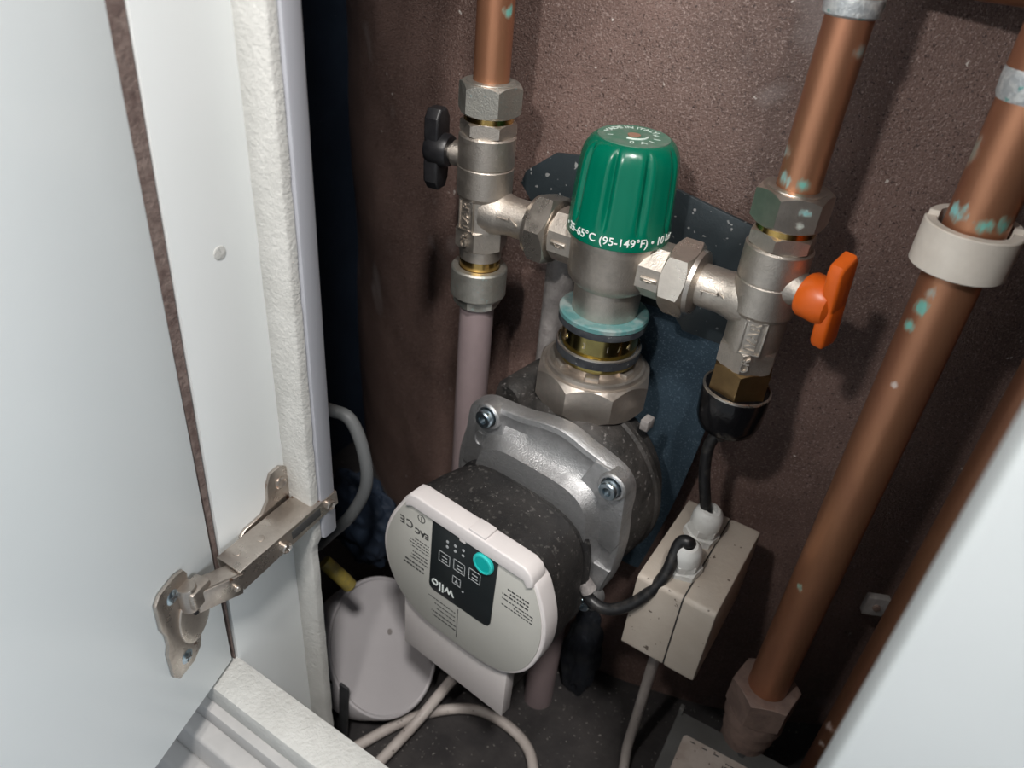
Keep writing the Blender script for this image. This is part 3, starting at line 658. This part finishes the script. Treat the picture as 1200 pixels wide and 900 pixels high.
# motor casing: rounded block
def sup(cx_, cz_, hx, hz, e, d_, n=96):
    o_ = []
    for j in range(n):
        t = 2 * pi * j / n; c, s_ = cos(t), sin(t); r_ = 1 / ((abs(c) ** e + abs(s_) ** e) ** (1 / e)); o_.append((cx_ + hx * r_ * c, cz_ + hz * r_ * s_, -d_))
    return o_
mo = MB(); mo.loft([sup(0, -384, 48, 46, 3.2, -58), sup(-1, -385, 54, 52, 3.2, -60), sup(-1, -386, 56.5, 54.5, 3.4, -63), sup(-1, -386, 56.5, 54.5, 3.4, -66), sup(-1, -386, 53.5, 51.5, 3.4, -68), sup(-1, -386, 53.5, 51.5, 3.4, -70.5),
                    sup(-1, -386, 56, 54, 3.6, -72), sup(-3, -388, 57.5, 56, 3.8, -88), sup(-5, -390, 59, 57.5, 3.8, -108), sup(-5, -390, 58, 57, 3.8, -112)], PFm())
mo.build('motor_casing', 'black_dusty', pump)
# white control lid
lo_ = smooth_poly([(-50, -338), (-58, -348), (-67.5, -366), (-73.5, -386), (-73.5, -403), (-68, -421), (-57, -436), (-40, -445), (-20, -447), (2, -447), (22, -445), (38, -438), (51, -424), (58.5, -406), (61.5, -388), (60.5, -370), (55, -352), (48, -341), (30, -338), (0, -338), (-30, -338)], 4)
lidr = MB()
lidr.prism(lo_, 106, 119.6, PFm(), bev=1.4, seg=3)
ctl = lidr.build('control_head', 'white_pl', pump, label='white plastic control head')
c0 = Vector((-6, -392)); inl = []
for x, z in lo_:
    v_ = Vector((x, z)) - c0; q = c0 + v_ * ((v_.length - 2.6) / v_.length); inl.append((q.x, min(q.y, -342)))
lid2 = MB().prism(inl, 119.0, 120.3, PFm(), bev=0.3).build('face_label', 'lid_grey', ctl, label='pale grey printed face')
bar = MB().prism([(-51.5, -346), (-51.5, -339), (-48, -333), (-43, -331.5), (42, -331.5), (47, -334), (49.5, -338), (49.5, -344), (46, -347), (43, -342.5), (-46, -342.5)], 109, 122.5, PFm(), bev=1.2, seg=3)
bar.box((0, -332, 110), (13, -329.8, 121.5), PFm(), bev=0.6); bar.box((-6, -344.5, 119.5), (-1, -341, 122.3), PFm(), bev=0.5)
bar.build('top_bar', 'white_pl', ctl)
MB().box((-60, -497, 104), (35, -425, 114), PFm(), bev=1.0).build('terminal_cover', 'white_pl', ctl)
MB().box((-54, -486, 60), (31, -430, 104.5), PFm(), bev=1.5).build('terminal_box', 'black', pump)
# display
mb = MB(); mb.prism([(-29, -342), (-30.5, -402), (-29.5, -405), (-26.5, -406.5), (17.5, -405), (20.5, -403.5), (22, -400), (23.5, -342)], 120.2, 121.0, PFm(), bev=0.15)
disp = mb.build('display', 'display', ctl, label='black display panel')
MB().lathe([(7.6, 120.9), (7.6, 122.6), (6.9, 123.3), (5.6, 123.3), (5.6, 122.6)], PF(13.5, 0, -350.5), n=40).build('button_ring', 'teal_btn2', ctl)
MB().lathe([(5.7, 122), (5.6, 122.9), (0.01, 123.1)], PF(13.5, 0, -350.5), n=40).build('button', 'teal_btn', ctl, label='round teal button')
def flip(x, z, d_=121.0): return PF(x, 0, z) @ T(0, 0, d_) @ R('Z', 180)
mb = MB(); put_text(mb, 'wilo', 11.5, flip(-18.5, -398.5), depth=0.2, bold=0.12); mb.build('logo_lettering', 'print', ctl)
mb = MB()
def frame(x, z, w_, h_, t=0.5):
    m_ = PF(x, 0, z)
    for lo2, hi2 in (((-w_ / 2, -h_ / 2), (w_ / 2, -h_ / 2 + t)), ((-w_ / 2, h_ / 2 - t), (w_ / 2, h_ / 2)), ((-w_ / 2, -h_ / 2), (-w_ / 2 + t, h_ / 2)), ((w_ / 2 - t, -h_ / 2), (w_ / 2, h_ / 2))):
        mb.box((*lo2, 120.9), (*hi2, 121.15), m_)
for k in range(3):
    frame(-18 + 12.5 * k, -370 + 1.2 * k, 9.5, 9.5)
    for i in range(2): 
        mb.box((-2, -2.5 + 3 * i, 120.9), (2.5, -1.8 + 3 * i, 121.15), PF(-18 + 12.5 * k, 0, -370 + 1.2 * k))
    for i in range(2): mb.lathe([(1.1, 120.9), (1.1, 121.2), (0.01, 121.2)], PF(-16 + 6.5 * k, 0, -353.5 - 4.5 * i + 0.8 * k), n=12)
frame(-7, -383, 7, 7)
mb.raw([(-1.5, -1.8, 121.15), (1.5, -1.8, 121.15), (0, 1.8, 121.15)], [(0, 1, 2)], PF(-7, 0, -383))
mb.lathe([(0.9, 120.9), (0.9, 121.2), (0.01, 121.2)], PF(-1.5, 0, -388.5), n=12)
mb.build('display_symbols', 'ink_lt', ctl)
# printing on the pale face (upside down in the photograph)
mb = MB()
put_text(mb, 'CE', 9, flip(-52, -361, 120.2), depth=0.15, bold=0.2, spacing=1.2)
put_text(mb, 'EAC', 6.5, flip(-38.5, -363, 120.2), depth=0.15, bold=0.3)
mb.tube([(-39 + 3 * cos(t * pi / 8), -350 + 3 * sin(t * pi / 8), 120.4) for t in range(17)], 0.3, PFm(), n=6, sub=0)
mb.tube([(-39, -348.5, 120.4), (-39, -351.5, 120.4)], 0.3, PFm(), n=6, sub=0)
mb.build('approval_marks', 'ink', ctl)
mb = MB()
rnd = random.Random(4)
def lines(x, z, w_, n, step, th=0.45):
    for i in range(n):
        m_ = flip(x, z - step * i, 120.2); cx_ = -w_ / 2
        lw = w_ * rnd.uniform(0.6, 1.0)
        while cx_ < -w_ / 2 + lw:
            l_ = rnd.uniform(1.2, 3.2); mb.box((cx_, -th, 0.0), (min(cx_ + l_, -w_ / 2 + lw), th, 0.18), m_); cx_ += l_ + 0.7
lines(-41, -371, 18, 4, 2.8, 0.45); lines(-43, -384, 20, 3, 3.2, 0.55); lines(-50, -395, 28, 2, 3.8, 0.8)
lines(38, -360, 20, 3, 3.0, 0.65); lines(40, -370, 24, 3, 2.8, 0.5)
lines(-19, -415, 24, 3, 4.2, 0.5); lines(-17, -428, 22, 2, 4.0, 0.6)
mb.build('small_print', 'ink', ctl, kind='stuff')
MB().box((-5.2, -438, 120.2), (-4.7, -409, 120.5), PFm()).build('divider_line', 'ink', ctl)

# ================================================================== PUMP CABLES, JUNCTION BOX
jb = thing('junction_box', 'beige plastic junction box with two white cable glands', 'junction box', (-60, 380, -432))
def J(x, y, z): return (x + 60, y - 380, z + 432)
def rrect(y0, y1, z0, z1, rr, k=5):
    o_ = []
    for cy_, cz_, a0 in ((y1 - rr, z1 - rr, 0), (y0 + rr, z1 - rr, 90), (y0 + rr, z0 + rr, 180), (y1 - rr, z0 + rr, 270)):
        for i in range(k + 1):
            a_ = radians(a0 + 90 * i / k); o_.append((cy_ + rr * cos(a_), cz_ + rr * sin(a_)))
    return o_
YZ = Matrix(((0, 0, 1, 0), (1, 0, 0, 0), (0, 1, 0, 0), (0, 0, 0, 1)))     # local (x, y, z) -> world (y, z, x)
def JP(x0, x1, y0, y1, z0, z1, rr, bev): return MB().prism([(y - 380, z + 432) for y, z in rrect(y0, y1, z0, z1, rr)], x0 + 60, x1 + 60, YZ, bev=bev)
JP(-86.5, -56.2, 335.6, 424, -434, -366, 4, 0.3).build('base', 'beige', jb)
JP(-55.8, -34, 335.4, 424, -434.2, -365.8, 4, 2.2).build('lid', 'beige', jb)
JP(-56.4, -55.6, 336.1, 423.5, -433.4, -366.6, 4, 0).build('seam', 'ink', jb)
def gland(x, y, z, tilt, s_=1.0):
    m_ = T(*J(x, y, z)) @ tilt
    g1 = MB(); g1.nut(12.5 * s_, 0, 7 * s_, 5, m_, n=6, rot=0.3).nut(11.0 * s_, 8 * s_, 15 * s_, 5, m_, n=6, rot=0.5)
    g1.lathe([(9.5 * s_, 6 * s_), (9.5 * s_, 9 * s_), (5, 9 * s_), (5, 6 * s_)], m_, n=30, loop=True)
    g1.lathe([(4, 14 * s_), (10.4 * s_, 14 * s_), (10.4 * s_, 20 * s_), (9.2 * s_, 25 * s_), (6.6 * s_, 28 * s_), (4.2, 28.5 * s_), (4.2, 24 * s_)], m_, n=40)
    g1.build('cable_gland', 'gland', jb)
gland(-64.5, 358, -366, R('Y', -2) @ R('X', 10), 0.92)
gland(-67, 392, -366, R('Y', 4) @ R('X', 2), 0.97)
MB().lathe([(8, 0), (8, -3), (5, -10), (3.6, -11)], T(*J(-70, 375, -434)), n=24).build('cable_gland', 'beige', jb)
mb = MB(); mb.tube([(-68, 375, -440), (-69, 376, -470), (-70, 380, -520), (-71, 385, -580), (-71, 384, -615), (-66, 372, -634), (-60, 345, -635), (-54, 310, -635)], 4.2, n=16)
mb.build('power_cable', 'cable_w', label='white cable hanging from the bottom of the junction box', cat='cable')
mb = MB(); mb.tube([(-73, 394, -277), (-78, 392, -292), (-76, 391, -312), (-71, 390, -330), (-66.5, 391, -345)], 3.7, n=16)
mb.lathe([(6.5, 2), (5.5, -3), (3.8, -8)], T(-73.5, 394, -278), n=20)
mb.build('sensor_cable', 'cable_k', label='short black cable from the glossy black cap into a white gland', cat='cable')

# ================================================================== FLOOR OF THE CUPBOARD
dk = thing('round_cover', 'white round plastic cover lying at the bottom left behind the rail', 'cover', (-281, 318, -574))
dk.rotation_euler = Vector((0.72, 0.12, 0.68)).to_track_quat('Z', 'Y').to_euler()
mb = MB(); mb.lathe([(55, -30), (58, -29), (60, -2), (59.2, 0.3), (57.6, 1.0), (56.6, 0.2), (56, -0.3), (0.01, -0.3)], n=80); mb.build('shell', 'disc', dk)
mb = MB(); mb.lathe([(2.6, -0.4), (2.6, 0.3), (0.01, 0.3)], T(12, 4, 0), n=16); mb.build('centre_mark', 'galv', dk)
mb = MB(); mb.box((-58, -5, -22), (-52, 6, -6), R('Z', 62), bev=0.5); mb.build('notch', 'ink', dk)

# navy crumpled sheet behind
def crumple(name, cx_, cy_, cz_, rx, ry, rz, mat_, label, seed, cat='sheet', amp=0.25):
    mb = MB(); b = bmesh.new(); bmesh.ops.create_icosphere(b, subdivisions=5, radius=1)
    for v_ in b.verts:
        n0 = noise.fractal(v_.co * 1.4 + Vector((seed, 0, 0)), 1.0, 2.0, 4); n1 = abs(noise.noise(v_.co * 3 + Vector((0, seed, 0))))
        v_.co = Vector((v_.co.x * rx, v_.co.y * ry, v_.co.z * rz)) * (1 + amp * n0 - amp * 0.8 * n1)
    mb._in(b, I4); return mb.build(name, mat_, label=label, cat=cat, at=(cx_, cy_, cz_), ang=60)
crumple('plastic_sheet', -352, 372, -505, 46, 22, 50, 'navy', 'crumpled dark navy sheet above the white round cover', 2.0)
crumple('plastic_sheet', -140, 420, -582, 17, 8, 60, 'navy_dusty', 'dusty navy sheet bunched beside the lower plastic pipe', 5.0)

mb = MB(); mb.tube([(-320, 268, -296), (-312, 300, -322), (-298, 306, -328), (-286, 305, -350), (-283, 303, -378), (-296, 300, -412), (-318, 298, -445), (-335, 300, -470)], 4.6, n=16)
mb.build('cable', 'cable_g', label='grey cable looping out beside the left trunking strip', cat='cable')
mb = MB(); mb.tube([(-296, 270, -436), (-289, 273, -444), (-283, 276, -452), (-279, 278, -458)], 5.5, n=14); mb.lathe([(5.4, 0), (3.4, 2), (0.01, 2.4)], ALONG((-279, 278, -458), (0.5, 0.25, -0.8)))
mb.build('earth_cable', 'yellow', label='yellow cable end poking out behind the left strip', cat='cable')
mb = MB(); mb.box((-4.5, -1.2, -70), (4.5, 1.2, 8), R('Y', 4), bev=0.6); mb.build('strap', 'strap', label='dark flat strap hanging from the round cover', cat='strap', at=(-272, 258, -560))

mb = MB(); mb.tube([(-275, 232, -634), (-262, 262, -632), (-245, 300, -631), (-222, 330, -631), (-196, 347, -631), (-165, 349, -631), (-140, 340, -631), (-122, 318, -632), (-112, 296, -633), (-104, 262, -634)], 4.6, n=16)
mb.build('cable', 'cable_w', label='off white cable curving across the cupboard floor', cat='cable')
mb = MB(); mb.tube([(-238, 236, -626), (-234, 270, -622), (-230, 300, -616), (-224, 325, -600), (-214, 345, -572), (-212, 352, -545), (-214, 356, -520)], 4.6, n=16)
mb.build('cable', 'cable_w', label='off white cable crossing over the curved one below the pump', cat='cable')

# pump lead, from the side of the motor round to the nearer gland
rz_ = radians(-5.5)
def PW(x, d_, z): return (XM + x * cos(rz_) - d_ * sin(rz_), VY + x * sin(rz_) + d_ * cos(rz_), z)
mb = MB(); mb.tube([PW(53, -63, -388), PW(60, -64, -397), PW(74, -62, -397), PW(88, -54, -384), PW(97, -44, -362), (-70.5, 352, -342), (-66, 353.5, -338.5), (-64.5, 356, -343)], 4.0, n=16)
mb.build('pump_cable', 'cable_k', label='black cable bending from the pump into the nearer white gland', cat='cable')
mb = MB(); mb.lathe([(5.2, 0), (5.6, 8), (4.2, 9)], ALONG(PW(52, -63, -386), (PW(62, -64, -398)[0] - PW(52, -63, -386)[0], -0.5, -10)), n=20); mb.build('cable_clamp', 'galv', label='small metal clamp where the black cable leaves the pump', cat='clamp')

# grey metal box with paper label
mbx = thing('metal_box', 'grey metal box with a dusty paper label at the bottom edge', 'box', (-1, 338, -640), 3)
MB().box((-36, -70, 0), (58, 47, 104), bev=1.0).build('body', 'metal_box', mbx)
T_ = 26; MB().box((-38, -72, 102), (60, 49, 105.5), bev=0.8).box((-38, 45, 102), (-35, 50, 113), bev=0.4).build('lid', 'metal_box', mbx)
lb = MB().prism([(-28, -66), (44, -66), (44, 30), (42, 32), (-26, 32), (-28, 30)], 105.4, 105.9).build('label', 'paper', mbx, label='dusty paper label')
mb = MB()
for i in range(9):
    x_ = 2
    while x_ < 38:
        l_ = rnd.uniform(1.5, 4); hh = 0.9 if i == 1 else 0.45
        mb.box((x_ + 4, 26 - i * 3.4 - hh, 105.8), (min(x_ + l_, 38) + 4, 26 - i * 3.4 + hh, 106.0)); x_ += l_ + 0.9
for i in range(3): mb.box((-22 + i * 9, 28, 105.8), (-18 + i * 9, 29, 106.0))
mb.build('label_print', 'ink', mbx)
MB().lathe([(3, 105.4), (3, 106.2), (2.2, 106.4), (0.01, 106.4)], T(14, 40, 0), n=18).build('screw_hole', 'ink', mbx)

# small clip on the wall, low right
ck = thing('pipe_clip', 'small square metal clip on the dark wall behind the pipes', 'clip', (53, 478, -432), 25)
MB().box((-8, -3, -9), (8, 3, 9), bev=0.8).build('plate', 'galv', ck)
MB().lathe([(3, 3), (2.6, 4.6), (0.01, 4.8)], R('X', 90), n=16).build('screw', 'dust_nut', ck)
